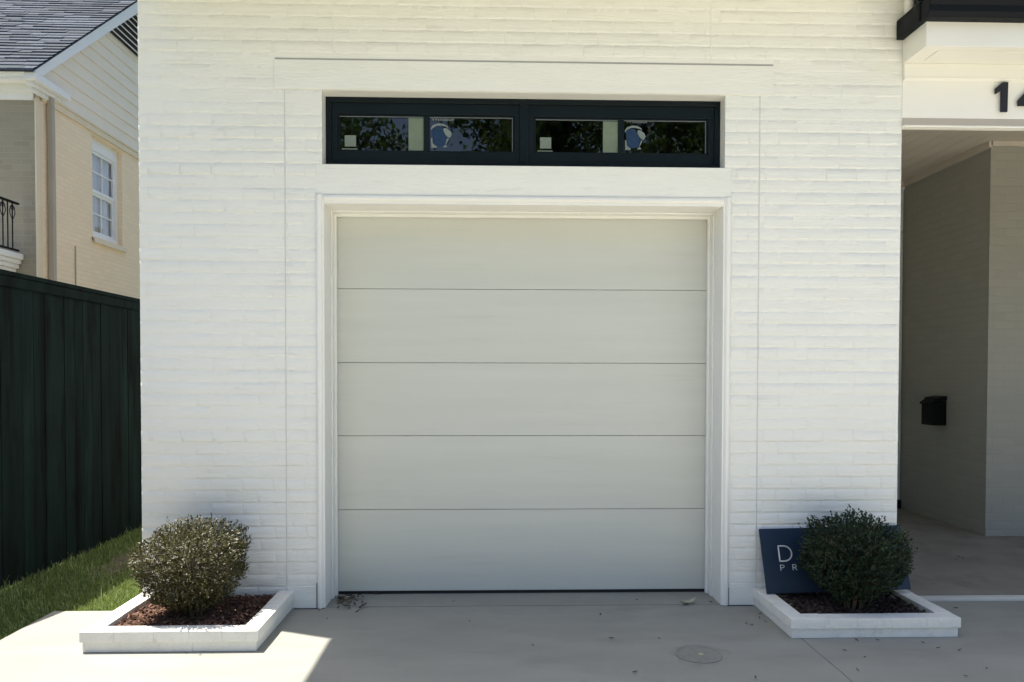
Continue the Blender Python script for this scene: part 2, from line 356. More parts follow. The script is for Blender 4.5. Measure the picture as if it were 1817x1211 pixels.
for i in range(5):
    p = MB(); g = .0014
    p.box(-1.088, 1.543, .30, .350, zz[i]+g, zz[i+1]-g)
    p.build('door_panel', M_DOOR, gdo, bevel=.0025)
part('bottom_seal', M_RUBBER, gdo, (-1.086, 1.541, .306, .345, .003, .025))

# long black window above the door
wf = MB()
wx0, wx1, wz0, wz1, wy = -1.1035, 1.5545, 2.926, 3.4025, .108
def ring(mb, x0, x1, z0, z1, t, y0, y1, tb=None, tt=None):
    tb = tb or t; tt = tt or t
    mb.box(x0, x1, y0, y1, z0, z0+tb); mb.box(x0, x1, y0, y1, z1-tt, z1); mb.box(x0, x0+t, y0, y1, z0+tb, z1-tt); mb.box(x1-t, x1, y0, y1, z0+tb, z1-tt)
ring(wf, wx0, wx1, wz0, wz1, .038, wy, .20, .05, .036)
wf.box(.195, .255, wy, .20, wz0+.05, wz1-.036)
win = wf.build('transom_window', M_NAVY, house, bevel=.003)
UN = [(-1.013, .147, 3.056, 3.283), (.303, 1.463, 3.056, 3.276)]
for ui, (a, b, c, d) in enumerate(UN):
    s_ = MB(); xa = wx0+.038 if ui == 0 else .255; xb = .195 if ui == 0 else wx1-.038
    c0_, d0_ = wz0+.05, wz1-.036
    s_.box(xa, xb, wy+.012, .185, c0_, c-.012).box(xa, xb, wy+.012, .185, d+.012, d0_).box(xa, a-.012, wy+.012, .185, c-.012, d+.012).box(b+.012, xb, wy+.012, .185, c-.012, d+.012)
    ring(s_, a-.012, b+.012, c-.012, d+.012, .012, wy+.022, .18)
    mx_ = a+.58; s_.box(mx_-.020, mx_+.020, wy+.020, .18, c, d)
    s_.build('sash', M_NAVY, win, bevel=.002)
    bead = MB(); bead.box(a, mx_-.021, wy+.024, wy+.030, d-.0045, d-.0002).box(mx_+.021, b, wy+.024, wy+.030, d-.0045, d-.0002).box(b-.004, b-.0002, wy+.024, wy+.030, c+.001, d-.005)
    bead.build('glazing_bead_glint', mat('glazing_bead_glint', (.14, .155, .155), .4), win)  # pale tone paints the bead's reflection along its top and side
    part('pane', M_GLASS, win, (a, mx_-.020, .142, .147, c, d)); part('pane', M_GLASS, win, (mx_+.020, b, .142, .147, c, d))
    part('film_strip', M_FILM, win, (mx_-.122, mx_-.0205, .1395, .1412, c+.003, d-.006))
    part('sticker', M_STICK, win, (a+.030, a+.106, .1395, .1412, c+.026, c+.101), (a+.012, a+.116, .1395, .1412, c+.006, c+.013))
    # emblem sticker: word above a profile head in white and blue
    ex, ez = mx_+.024, c+.022
    def em(pts): return [(ex+px*.145, ez+pz*.165) for px, pz in pts]
    e = MB()
    e.prism(em([(.02, .80), (.12, .93), (.35, 1.0), (.60, .99), (.80, .90), (.84, .80), (.74, .86), (.52, .91), (.30, .90), (.14, .82), (.05, .72)]), 'y', .1390, .1400)
    e.prism(em([(.62, .82), (.78, .80), (.95, .68), (1.0, .56), (.92, .42), (.82, .44), (.70, .55), (.62, .68)]), 'y', .1390, .1400)
    e.prism(em([(.03, .42), (.09, .38), (.12, .18), (.30, .06), (.30, .0), (.04, .0)]), 'y', .1390, .1400)
    e.prism(em([(.86, .40), (.80, .26), (.72, .14), (.80, .04), (.62, .02), (.60, .06), (.70, .12), (.74, .28), (.80, .40)]), 'y', .1390, .1400)
    emb = e.build('emblem', M_EMBW, win)
    e = MB()
    e.prism(em([(.06, .74), (.30, .86), (.50, .86), (.62, .66), (.72, .46), (.72, .30), (.66, .10), (.34, .08), (.14, .20), (.10, .42)]), 'y', .1397, .1408)
    e.build('emblem', M_EMBB, win)
    cu = bpy.data.curves.new('word', 'FONT'); cu.body = 'Windsor'; cu.size = .043; cu.extrude = .0005; cu.align_x = 'LEFT'
    to = bpy.data.objects.new('word', cu); COL.objects.link(to); dg = bpy.context.evaluated_depsgraph_get()
    me = bpy.data.meshes.new_from_object(to.evaluated_get(dg)); bpy.data.objects.remove(to)
    T = MB(); T.add([(ex+.008+p.co.x, .1395+p.co.z, ez+.182+p.co.y*.8) for p in me.vertices], [tuple(q.vertices) for q in me.polygons])
    T.build('word', mat('word_grey', (.20, .235, .225), .5), win, fix=False)

# porch at the right: eave, gutter, beam with the numerals, ceiling, walls
PX = 9.0
eb = MB(); eb.box(2.739, PX, -.275, -.008, 3.622, 3.86); eb.box(2.7455, PX, -.0075, .02, 3.6215, 4.1); eb.box(2.85, PX, -.215, -.06, 3.617, 3.6215)
eb.build('porch_eave', M_CREAM, house, bevel=.004)
bmz = MB()
bmz.box(2.7455, PX, -.022, .03, 3.522, 3.621).box(2.7455, PX, .0, .03, 3.199, 3.522)
bmz.prism([(-.0005, 3.512), (-.014, 3.516), (-.026, 3.524), (-.026, 3.530), (-.0225, 3.531), (-.0225, 3.5215), (-.0005, 3.5215)], 'x', 2.7465, PX)
bmz.prism([(-.0005, 3.215), (-.024, 3.215), (-.027, 3.208), (-.024, 3.2005), (-.0005, 3.2005)], 'x', 2.7465, PX)
bmz.build('porch_beam', M_CREAM, house, bevel=.0015)
ml = MB(); ml.prism([(-.0005, 3.268), (-.004, 3.262), (-.022, 3.216), (-.0005, 3.216)], 'x', 2.7465, PX); ml.build('shaded_moulding', M_CEIL, house)  # shade on the cream moulding painted in with the darker ceiling colour
gm = MB()
prof = [(-.277, 3.772), (-.345, 3.772), (-.365, 3.80), (-.372, 3.835), (-.395, 3.86), (-.40, 3.905), (-.385, 3.905), (-.277, 3.885)]
gm.prism(prof, 'x', 2.70, PX)
gm.box(2.692, 2.7445, -.277, -.012, 3.775, 3.90)
gutter = gm.build('gutter', M_GUT, house, bevel=.004)
pr = MB()
for k in range(22):
    ya, yb2 = -.34+k*.17, -.34+(k+1)*.17+.02
    z_ = lambda y: 3.88+.56*(y+.34)
    x = 2.7458
    while x < PX:
        wd = random.uniform(.18, .32); dz = random.uniform(0, .004)
        pr.add([(x, ya, z_(ya)+.012+dz), (x+wd-.004, ya, z_(ya)+.012+dz), (x+wd-.004, yb2, z_(yb2)+.003), (x, yb2, z_(yb2)+.003),
                (x, ya, z_(ya)-.02), (x+wd-.004, ya, z_(ya)-.02)], [(0, 1, 2, 3), (4, 5, 1, 0)]); x += wd
pr.build('porch_roof', M_BSHING, house, fix=False)
part('upper_wall', M_PAINT, house, (3.50, PX, .10, .3, 4.06, 7.0))
dsp = MB(); dsp.tube([(2.757, -.045, 5.2), (2.757, -.045, 4.05), (2.757, -.05, 3.96), (2.757, -.055, 3.915), (2.757, -.055, 3.903)], [.031, .031, .031, .027, .012], 14)
dsp.build('downspout', M_TRIM, house, smooth=True)
cl = MB(); x = 2.75
cl.box(2.75, PX, .031, 3.45, 3.765, 3.79)
while x < PX:
    cl.box(x, x+.148, .035, 3.447, 3.750, 3.764); x += .152
cl.build('porch_ceiling', M_CEIL, house)
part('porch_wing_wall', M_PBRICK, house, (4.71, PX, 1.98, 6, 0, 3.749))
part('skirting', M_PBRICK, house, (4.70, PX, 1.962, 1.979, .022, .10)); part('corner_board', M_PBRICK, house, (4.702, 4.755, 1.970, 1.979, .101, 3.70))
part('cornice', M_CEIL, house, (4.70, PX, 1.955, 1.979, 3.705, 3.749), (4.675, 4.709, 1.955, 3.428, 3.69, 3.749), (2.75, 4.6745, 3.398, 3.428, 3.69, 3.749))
part('entry_wall', M_ENTRY, house, (2.75, 4.709, 3.46, 3.6, 0, 3.749))
part('entry_door', M_ENTRY, house, (3.6, 4.70, 3.43, 3.458, .12, 3.175), bevel=.006); part('transom_panel', M_ENTRY, house, (3.6, 4.70, 3.43, 3.458, 3.19, 3.70), bevel=.006)
part('door_threshold', M_BLACK, house, (3.6, 4.70, 3.41, 3.458, .022, .115))
n1 = MB(); n1.prism([(3.402, 3.308), (3.447, 3.308), (3.450, 3.506), (3.414, 3.506), (3.361, 3.462), (3.363, 3.424), (3.402, 3.448)], 'y', -.024, -.012)
n1.build('house_number', M_NUM, house, bevel=.002)
n4 = MB()
n4.prism([(3.628, 3.506), (3.675, 3.506), (3.675, 3.387), (3.705, 3.387), (3.705, 3.349), (3.675, 3.349), (3.675, 3.308), (3.630, 3.308), (3.630, 3.349), (3.518, 3.349), (3.518, 3.385)], 'y', -.024, -.012)
n4.build('house_number', M_NUM, house, bevel=.002)

# mailbox on the porch wall
mbx = empty('mailbox', (4.71, 2.68, 1.03), 'black wall mailbox hung on the dark porch side wall', 'mailbox')
b = MB(); b.prism([(4.708, 1.03), (4.56, 1.03), (4.56, 1.262), (4.585, 1.285), (4.708, 1.285)], 'y', 2.60, 2.80); b.build('body', M_BLACK, mbx, bevel=.006)
b = MB(); b.prism([(4.708, 1.288), (4.582, 1.288), (4.548, 1.262), (4.548, 1.250), (4.556, 1.250), (4.556, 1.266), (4.59, 1.296), (4.60, 1.318), (4.708, 1.335)], 'y', 2.594, 2.806)
b.build('lid', M_BLACK, mbx, bevel=.003)

# ------------------------------------------------------------------ planters
def planter(x0, x1, y, h, hl, label, mulch_mat, mulch_label, seed):
    root = empty('brick_planter', ((x0+x1)/2, y/2, 0), label, 'planter', 'brick planters beside the garage door')
    rnd = random.Random(seed); W = .098
    def run(mb, ax, a, b, lo, hi, z0, z1, L):
        p = a
        while p < b-.02:
            q = min(b, p+L*rnd.uniform(.9, 1.1)); q = b if b-q < .05 else q
            d = rnd.gauss(0, .0008); e = rnd.gauss(0, .0008)
            if ax == 'x': mb.box(p, q-.0002, lo+d, hi, z0, z1+e)
            else: mb.box(lo+(d if hi > (x0+x1)/2 else 0), hi+(d if lo < (x0+x1)/2 else 0), p, q-.0002, z0, z1+e)
            p = q
    base = MB(); i = .012
    run(base, 'x', x0+i, x1-i, y+i, y+W, 0.001, hl-.0005, .2); run(base, 'y', y+W+.0005, .0, x0+i, x0+W, .001, hl-.0005, .2); run(base, 'y', y+W+.0005, .0, x1-W, x1-i, .001, hl-.0005, .2)
    base.build('base_course', M_PLANT, root, bevel=.0015)
    cap = MB()
    run(cap, 'x', x0, x1, y, y+W, hl, h, .2); run(cap, 'y', y+W+.0005, -.001, x0, x0+W, hl, h, .2); run(cap, 'y', y+W+.0005, -.001, x1-W, x1, hl, h, .2)
    cap.build('cap_course', M_PLANT, root, bevel=.003)
    # mulch: a lumpy soil bed under loose chips
    g = MB(); nx, ny = 16, 12; X0, X1, Y0, Y1 = x0+W-.004, x1-W+.004, y+W-.004, .003; zb = h-.055
    g.add([(X0+(X1-X0)*a/nx, Y0+(Y1-Y0)*c/ny, zb+.012*math.sin(a*1.3+seed)*math.cos(c*1.1)+rnd.uniform(-.004, .006)) for c in range(ny+1) for a in range(nx+1)],
          [(c*(nx+1)+a, c*(nx+1)+a+1, (c+1)*(nx+1)+a+1, (c+1)*(nx+1)+a) for c in range(ny) for a in range(nx)])
    for _ in range(2600):
        px, py = rnd.uniform(X0+.01, X1-.01), rnd.uniform(Y0+.01, Y1-.012); L = rnd.uniform(.010, .032); wd = rnd.uniform(.003, .008)
        R = Matrix.Rotation(rnd.uniform(0, 6.28), 3, 'Z') @ Matrix.Rotation(rnd.gauss(0, .35), 3, 'Y') @ Matrix.Rotation(rnd.gauss(0, .4), 3, 'X')
        c = Vector((px, py, zb+.010+rnd.uniform(0, .022)))
        vs = [c+R@Vector((sx*L*rnd.uniform(.7, 1), sy*wd, sz*.0022)) for sx in (-1, 1) for sy in (-1, 1) for sz in (-1, 1)]
        g.add(vs, [(0, 1, 3, 2), (4, 6, 7, 5), (0, 4, 5, 1), (2, 3, 7, 6), (0, 2, 6, 4), (1, 5, 7, 3)])
    o = g.build('mulch', mulch_mat, None); tag(o, mulch_label, 'mulch', kind='stuff')
    return root
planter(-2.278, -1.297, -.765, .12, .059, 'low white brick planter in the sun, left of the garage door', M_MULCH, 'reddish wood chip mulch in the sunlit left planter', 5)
planter(1.762, 2.779, -.640, .118, .058, 'low white brick planter in the shade, right of the garage door', M_MULCH2, 'wood chip mulch with shade painted into its colour in the right planter', 6)

# ------------------------------------------------------------------ shrubs
def np_mesh(name, V, F, m, parent=None, smooth=False):
    off = np.array(OFF[parent.name]) if parent is not None else np.zeros(3)
    V = np.asarray(V, dtype=np.float32)-off.astype(np.float32); F = np.asarray(F, dtype=np.int32)
    me = bpy.data.meshes.new(name); k = F.shape[1]
    me.vertices.add(len(V)); me.vertices.foreach_set('co', V.ravel())
    me.loops.add(F.size); me.loops.foreach_set('vertex_index', F.ravel())
    me.polygons.add(len(F)); me.polygons.foreach_set('loop_start', np.arange(0, F.size, k, dtype=np.int32))
    me.polygons.foreach_set('loop_total', np.full(len(F), k, dtype=np.int32))
    me.update(); me.validate(); me.materials.append(m)
    if smooth: me.polygons.foreach_set('use_smooth', [True]*len(me.polygons))
    o = bpy.data.objects.new(name, me); COL.objects.link(o)
    if parent is not None: o.parent = parent
    OFF[o.name] = Vector(off); return o
def leaves(P, D, Nn, L, Wd, fold=.25):
    """leaf blades at P along D with normals Nn: four points, two folded triangles"""
    Sd = np.cross(D, Nn); Sd /= np.linalg.norm(Sd, axis=1, keepdims=True)+1e-9
    L = L[:, None]; Wd = Wd[:, None]
    b = P; t = P+D*L-Nn*L*.12; mid = P+D*L*.48
    l = mid-Sd*Wd+Nn*Wd*fold; r = mid+Sd*Wd+Nn*Wd*fold
    V = np.stack([b, l, t, r], 1).reshape(-1, 3); n = len(P); i = np.arange(n)[:, None]*4
    return V, np.concatenate([i+np.array([[0, 1, 2]]), i+np.array([[0, 2, 3]])], 1).reshape(-1, 3)
def unit(a): return a/(np.linalg.norm(a, axis=1, keepdims=True)+1e-9)
def shrub(c, rx, ry, rz, zbase, label, m, seed, nspr, leafL, sprig=0.0, low=.55):
    rng = np.random.default_rng(seed); cx, cy, cz = c
    root = empty('shrub', (cx, cy, zbase), label, 'shrub', 'round shrubs in the planters')
    d = unit(rng.normal(size=(nspr, 3)))
    sup = (np.abs(d)**2.7).sum(1)**(-1/2.7)
    ph = rng.uniform(0, 6.28, 8); fr = rng.normal(size=(8, 3))*3.2
    lump = sum(np.sin(d@fr[k]+ph[k]) for k in range(8))/8
    rad = sup*(1+.19*lump+rng.normal(0, .03, nspr))
    if sprig: rad += (rng.random(nspr) < .12)*(d[:, 2] > .25)*rng.uniform(.05, sprig, nspr)
    inner = rng.random(nspr) < .25; rad = np.where(inner, rad*rng.uniform(.45, .85, nspr), rad)
    taper = np.where(d[:, 2] < -.15, 1-low*np.clip(-d[:, 2]-.15, 0, 1)**1.1, 1)
    tip = np.stack([cx+d[:, 0]*rx*rad*taper, cy+d[:, 1]*ry*rad*taper, cz+d[:, 2]*rz*rad], 1)
    axis = unit(d*np.array([1, 1, .8])+np.array([0, 0, .45])+rng.normal(0, .28, (nspr, 3)))
    nl = 11; P = []; D = []; Nn = []
    for k in range(nl):
        s = k/(nl-1); p = tip-axis*(1-s)*.085+rng.normal(0, .0025, (nspr, 3))
        a = unit(np.cross(axis, rng.normal(size=(nspr, 3))))
        P.append(p); dd = unit(a*(1.0-.55*s)+axis*(.45+.5*s)); D.append(dd)
        Nn.append(unit(axis+np.array([0, 0, .5])-dd*np.sum((axis+np.array([0, 0, .5]))*dd, 1, keepdims=True)+rng.normal(0, .25, (nspr, 3))))
    P = np.concatenate(P); D = np.concatenate(D); Nn = np.concatenate(Nn)
    keep = (P[:, 1] < -.012) & (P[:, 2] > zbase+.03); P, D, Nn = P[keep], D[keep], Nn[keep]
    L = rng.uniform(.65, 1.1, len(P))*leafL
    V, F = leaves(P, D, Nn, L, L*.29); np_mesh('foliage', V, F, m, root)
    st = MB(); rr = random.Random(seed)
    for k in range(16):
        a = rr.uniform(0, 6.28); q = rr.uniform(.25, .75)
        e = (cx+math.cos(a)*rx*q, cy+math.sin(a)*ry*q, cz+rz*rr.uniform(-.3, .5))
        b0 = (cx+math.cos(a)*.035, cy+math.sin(a)*.03, zbase-.01); mdl = ((b0[0]*.55+e[0]*.45)+rr.uniform(-.02, .02), b0[1]*.55+e[1]*.45, b0[2]*.5+e[2]*.5-.02)
        st.tube([b0, mdl, e], [.008, .006, .003], 6)
    ntw = min(260, nspr); ids = rng.choice(nspr, ntw, replace=False)
    for i in ids:
        p1 = tip[i]; p0 = tip[i]-axis[i]*.12
        if p1[1] > -.02 or p0[1] > -.02 or p0[2] < zbase+.01: continue
        st.tube([tuple(p0), tuple(p1)], [.002, .0012], 4)
    st.build('stems', M_STEM, root)
    return root
shrub((-1.795, -.40, .40), .30, .30, .252, .075, 'round glossy olive shrub lit by the sun in the left planter', M_LEAFL, 21, 2300, .019, .11, low=.42)
shrub((2.268, -.36, .405), .308, .27, .253, .075, 'round dark green shrub in the shade in front of the navy sign', M_LEAFR, 22, 1900, .022, .18, low=.5)

# ------------------------------------------------------------------ navy sign leaning on the wall
sg = empty('sign_board', (2.27, -.15, .12), 'navy blue sign board leaning on the wall behind the right shrub', 'sign')
a_ = math.radians(1.4); O = Vector((1.800, -.152, .121)); lean = math.atan2(.125, .395)
U = Vector((math.cos(a_), 0, math.sin(a_))); Vv = Vector((-math.sin(a_)*math.cos(lean), math.sin(lean), math.cos(a_)*math.cos(lean))); Nv = U.cross(Vv)
def sgn(poly, n0, n1):
    b = MB(); n = len(poly); vs = [O+U*p[0]+Vv*p[1]+Nv*n0 for p in poly]+[O+U*p[0]+Vv*p[1]+Nv*n1 for p in poly]
    b.add(vs, [tuple(range(n)), tuple(range(2*n-1, n-1, -1))]+[(i, i+n, (i+1) % n+n, (i+1) % n) for i in range(n)]); return b
sgn([(0, 0), (.955, 0), (.955, .418), (0, .418)], 0, .010).build('board', M_SIGN, sg, bevel=.002)
def strokes(paths, wd):
    b = MB()
    for pth in paths:
        for (p, q) in zip(pth[:-1], pth[1:]):
            p = Vector(p); q = Vector(q); t = (q-p); t.normalize(); nn = Vector((-t.y, t.x))*wd/2; e = t*wd*.35
            c = [p+nn-e, p-nn-e, q-nn+e, q+nn+e]
            b.v += [tuple(O+U*k[0]+Vv*k[1]+Nv*z) for z in (.0103, .0112) for k in c]; i = len(b.v)-8
            b.f += [(i, i+1, i+2, i+3), (i+7, i+6, i+5, i+4)]+[(i+k, i+4+k, i+4+(k+1) % 4, i+(k+1) % 4) for k in range(4)]
    return b
def arc(cx, cy, rx, ry, a0, a1, n=14): return [(cx+rx*math.cos(math.radians(a0+(a1-a0)*k/n)), cy+ry*math.sin(math.radians(a0+(a1-a0)*k/n))) for k in range(n+1)]
du, dv, dh = .113, .205, .098
strokes([[(du+.032, dv), (du, dv), (du, dv+dh), (du+.032, dv+dh)]+arc(du+.032, dv+dh/2, .052, dh/2, 90, -90)], .0085).build('letter', M_LETTER, sg)
pu, pv, ph = .112, .146, .034
strokes([[(pu, pv), (pu, pv+ph), (pu+.012, pv+ph)]+arc(pu+.012, pv+ph*.74, .012, ph*.26, 90, -90, 8)+[(pu, pv+ph*.48)]], .0045).build('letter', M_LETTER, sg)
pu = .193
strokes([[(pu, pv), (pu, pv+ph), (pu+.012, pv+ph)]+arc(pu+.012, pv+ph*.74, .012, ph*.26, 90, -90, 8)+[(pu, pv+ph*.48)], [(pu+.011, pv+ph*.48), (pu+.025, pv)]], .0045).build('letter', M_LETTER, sg)

# ------------------------------------------------------------------ dark fence
fn = empty('wooden_fence', (-3.53, 2, 0), 'tall dark green board fence along the left of the lawn', 'fence')
fb = MB(); y = -4.0; edges = [.527, .639, .783, .921, 1.065, 1.217, 1.345, 1.49, 1.626, 1.753, 1.914, 2.06, 2.272, 2.41, 2.647]
bounds = []
while y < .527-.09: bounds.append(y); y += .14
bounds += edges
while bounds[-1] < 9: bounds.append(bounds[-1]+.14)
FT = lambda y: 2.298-.56*min(1, max(0, (.46-y)/.9))
for p, q in zip(bounds[:-1], bounds[1:]):
    d = random.gauss(0, .003); fb.box(-3.553+d, -3.531+d, p+.0018, q-.0018, -.03+random.uniform(0, .02), FT((p+q)/2)-.08)
fb.build('board_panel', M_FENCE, fn, bevel=.0025)
part('back_rail', M_FENCE, fn, (-3.60, -3.56, -4, 9, .3, .4), (-3.60, -3.56, -4, 9, 1.05, 1.15), (-3.60, -3.56, .5, 9, 2.0, 2.1))
ks = [-4, -.44, .46, 9]
def rail(name, x0, x1, lo, hi, bv):
    b = MB(); b.prism([(y, FT(y)-hi) for y in ks]+[(y, FT(y)-lo) for y in reversed(ks)], 'x', x0, x1); b.build(name, M_FENCE, fn, bevel=bv)
rail('trim_board', -3.524, -3.508, .113, .036, .003)
rail('cap_rail', -3.60, -3.497, .034, 0, .004)

# ------------------------------------------------------------------ grass
n = 30000; gx = RNG.uniform(-3.52, -2.27, n*2); gy = RNG.uniform(-1.3, 4.2, n*2)
ok = ~((gx > -2.862) & (gy < -.012)) & ~((gx > -2.30) & (gy > -.02))
bare = np.exp(-(((gx+3.0)/.26)**2+((gy-1.45)/.55)**2)); ok &= RNG.random(n*2) > bare*1.05; ok &= RNG.random(n*2) < np.where(gy > 2.6, .5, 1)
gx, gy = gx[ok], gy[ok]; n = len(gx)
hgt = RNG.uniform(.018, .044, n)*(1+.6*np.exp(-(gx+3.53)/.12)); ang = RNG.uniform(0, 6.28, n); lean_ = RNG.uniform(.1, .9, n)
wd = RNG.uniform(.0016, .0036, n); tuft = RNG.random(n) < .05; hgt = np.where(tuft, hgt*RNG.uniform(1.4, 2.3, n), hgt); dx, dy = np.cos(ang), np.sin(ang)
B = np.stack([gx, gy, np.full(n, -.03)], 1); side = np.stack([-dy*wd, dx*wd, 0*wd], 1); dirv = np.stack([dx*lean_*.35, dy*lean_*.35, np.ones(n)], 1)
dir2 = np.stack([dx*lean_*1.1, dy*lean_*1.1, np.ones(n)*.8], 1)
m1 = B+dirv*hgt[:, None]*.55; t1 = m1+dir2*hgt[:, None]*.5
V = np.stack([B-side, B+side, m1+side*.8, m1-side*.8, t1+side*.15, t1-side*.15], 1).reshape(-1, 3)
i = np.arange(n)[:, None]*6; F = np.concatenate([i+np.array([[0, 1, 2, 3]]), i+np.array([[3, 2, 4, 5]])], 1).reshape(-1, 4)
tag(np_mesh('grass', V, F, M_GRASS), 'short green grass between the dark fence and the white house', 'grass', kind='stuff')
so_ = MB(); pts = []
for k in range(26):
    a = 2*math.pi*k/26; r = 1+.22*math.sin(3*a+1)+.12*math.sin(7*a)
    pts.append((-3.02+.24*r*math.cos(a), 1.45+.5*r*math.sin(a)))
so_.prism(pts, 'z', -.05, -.022); tag(so_.build('bare_soil', M_SOIL), kind='structure')

# ------------------------------------------------------------------ neighbour house
nb = empty('brick_house', (-9, 9, 0), 'tan brick neighbouring house with a grey shingle roof beyond the dark fence', 'house')
NX, NY, SL = -6.2, 5.45, .81
rz_ = lambda y: 5.62+SL*(y-5.2)
RY = 9.6
sw_ = MB(); wt = .14
oy0, oy1, oz0, oz1 = 6.86, 7.79, 3.70, 5.27
sw_.box(NX-wt, NX, NY, oy0, 0, 5.31).box(NX-wt, NX, oy1, 14, 0, 5.31).box(NX-wt, NX, oy0, oy1, 0, oz0).box(NX-wt, NX, oy0, oy1, oz1, 5.31)
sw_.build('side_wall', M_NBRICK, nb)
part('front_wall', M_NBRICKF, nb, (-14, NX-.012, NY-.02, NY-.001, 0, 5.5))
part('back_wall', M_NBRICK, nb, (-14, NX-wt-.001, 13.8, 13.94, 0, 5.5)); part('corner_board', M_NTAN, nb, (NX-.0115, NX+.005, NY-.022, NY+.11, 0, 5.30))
part('trim_band', M_NTAN, nb, (NX, NX+.03, NY+.12, 14, 5.312, 5.40), (NX, NX+.05, NY+.12, 14, 5.402, 5.43))
sd = MB(); z = 5.432; ex = .195
def yr(z): return (z-5.62)/SL+5.2+.28
while z < rz_(RY)-.2:
    z1 = z+ex; a0, a1 = max(NY, yr(z)), max(NY, yr(z1)); b0, b1 = 2*RY-a0, 2*RY-a1
    if a1 < b1: sd.add([(NX+.018, a0-.1, z), (NX+.018, b0+.1, z), (NX+.002, b1+.1, z1), (NX+.002, a1-.1, z1), (NX-.01, a0-.1, z), (NX-.01, b0+.1, z)], [(0, 1, 2, 3), (4, 5, 1, 0)])
    z = z1
sd.build('gable_siding', M_NSIDE, nb, fix=False)
gb = MB(); gb.prism([(NY, 5.31), (14-.2, 5.31), (14-.2, 5.5), (RY, rz_(RY)-.25), (NY, 5.5)], 'x', NX-.10, NX-.02); gb.build('gable_wall', M_NSIDE, nb)
rk = MB()
rk.prism([(5.2, rz_(5.2)-.02), (RY, rz_(RY)-.02), (RY, rz_(RY)-.27), (5.2, rz_(5.2)-.18)], 'x', NX+.02, NX+.13)
rk.prism([(2*RY-5.2, rz_(5.2)-.02), (RY, rz_(RY)-.02), (RY, rz_(RY)-.27), (2*RY-5.2, rz_(5.2)-.18)], 'x', NX+.02, NX+.13)
rk.build('rake_board', M_NWHITE, nb)
gv = MB(); zb_ = 7.10
gv.prism([(7.2, zb_), (RY, zb_), (RY, rz_(RY)-.3), (7.28, zb_+.02)], 'x', NX+.012, NX+.02); vent = gv.build('gable_vent', M_LOUV, nb)
sv = MB(); z = zb_+.02
while z < rz_(RY)-.4:
    a = max(7.25, yr(z)); sv.add([(NX+.07, a, z), (NX+.07, RY, z), (NX+.03, RY, z+.05), (NX+.03, a, z+.05), (NX+.07, a, z-.012), (NX+.07, RY, z-.012)], [(0, 1, 2, 3), (4, 5, 1, 0)]); z += .105
sv.build('louvre_slats', M_NSIDE, vent, fix=False)
rf = MB()
rf.prism([(5.15, rz_(5.15)-.015), (RY, rz_(RY)-.015), (2*RY-5.15, rz_(5.15)-.015), (2*RY-5.15, rz_(5.15)-.035), (RY, rz_(RY)-.035), (5.15, rz_(5.15)-.035)], 'x', -14, NX+.14)
k = 0; dy = .11
while 5.14+k*dy < RY:
    ya = 5.14+k*dy; yb2 = ya+dy+.02; x = NX+.155; first = True
    while x > -10.5:
        wd_ = random.uniform(.18, .42); h1 = .020+random.uniform(-.006, .010); dj = random.uniform(-.012, .012)
        rf.add([(x-wd_+.003, ya+dj, rz_(ya+dj)+h1), (x, ya+dj, rz_(ya+dj)+h1), (x, yb2, rz_(yb2)+.002), (x-wd_+.003, yb2, rz_(yb2)+.002),
                (x-wd_+.003, ya+dj, rz_(ya+dj)-.012), (x, ya+dj, rz_(ya+dj)-.012)], [(0, 1, 2, 3), (4, 5, 1, 0)]); x -= wd_
    k += 1
rf.build('roof', M_SHING, nb, fix=False)
gu = MB(); gu.prism([(5.28, 5.50), (5.19, 5.50), (5.165, 5.56), (5.15, 5.62), (5.28, 5.62)], 'x', -14, NX+.02); gu.build('gutter', M_NWHITE, nb)
fz = MB(); fz.box(-14, NX+.0, 5.20, NY-.021, 5.47, 5.498).box(-14, NX-.02, NY-.045, NY-.021, 5.27, 5.468).box(-14, NX-.02, NY-.085, NY-.046, 5.38, 5.468); fz.build('frieze', M_NWHITE, nb)
er = MB(); er.box(NX+.006, NX+.17, 5.17, 5.98, 5.455, 5.56).box(NX+.006, NX+.10, 5.22, 5.88, 5.40, 5.454).box(NX+.006, NX+.055, 5.26, 5.72, 5.345, 5.399); er.build('eave_return', M_NWHITE, nb, bevel=.01)
ds = MB(); ds.tube([(NX+.06, 5.69, 0), (NX+.06, 5.69, 4.9), (NX+.06, 5.675, 5.40)], .052, 4); ds.build('downspout', M_NDOWN, nb, bevel=.008)
part('conduit', M_NDOWN, nb, (NX+.001, NX+.016, 6.345, 6.36, .4, 3.455))
# its window
wn = MB(); xf = NX-.075
ring_ = lambda mb, y0, y1, z0, z1, t, a, b: (mb.box(a, b, y0, y1, z0, z0+t), mb.box(a, b, y0, y1, z1-t, z1), mb.box(a, b, y0, y0+t, z0+t, z1-t), mb.box(a, b, y1-t, y1, z0+t, z1-t))
ring_(wn, oy0, oy1, oz0, oz1, .075, xf-.06, xf)
wn.box(xf-.06, xf+.005, oy0+.075, oy1-.075, oz1-.19, oz1-.075)
nwin = wn.build('window', M_NWHITE, nb, bevel=.004)
iy0, iy1, iz0, iz1 = oy0+.076, oy1-.076, oz0+.076, oz1-.191; zm = (iz0+iz1)/2
for (a, b, xo) in ((iz0, zm, -.03), (zm, iz1, -.012)):
    s_ = MB(); ring_(s_, iy0, iy1, a, b, .045, xf-.035+xo, xf+xo)
    s_.box(xf-.02+xo, xf-.004+xo, (iy0+iy1)/2-.011, (iy0+iy1)/2+.011, a+.045, b-.045).box(xf-.021+xo, xf-.005+xo, iy0+.045, iy1-.045, (a+b)/2-.011, (a+b)/2+.011)
    s_.build('sash', M_NWHITE, nwin); part('pane', M_GLASS2, nwin, (xf-.026+xo, xf-.022+xo, iy0+.045, iy1-.045, a+.045, b-.045))
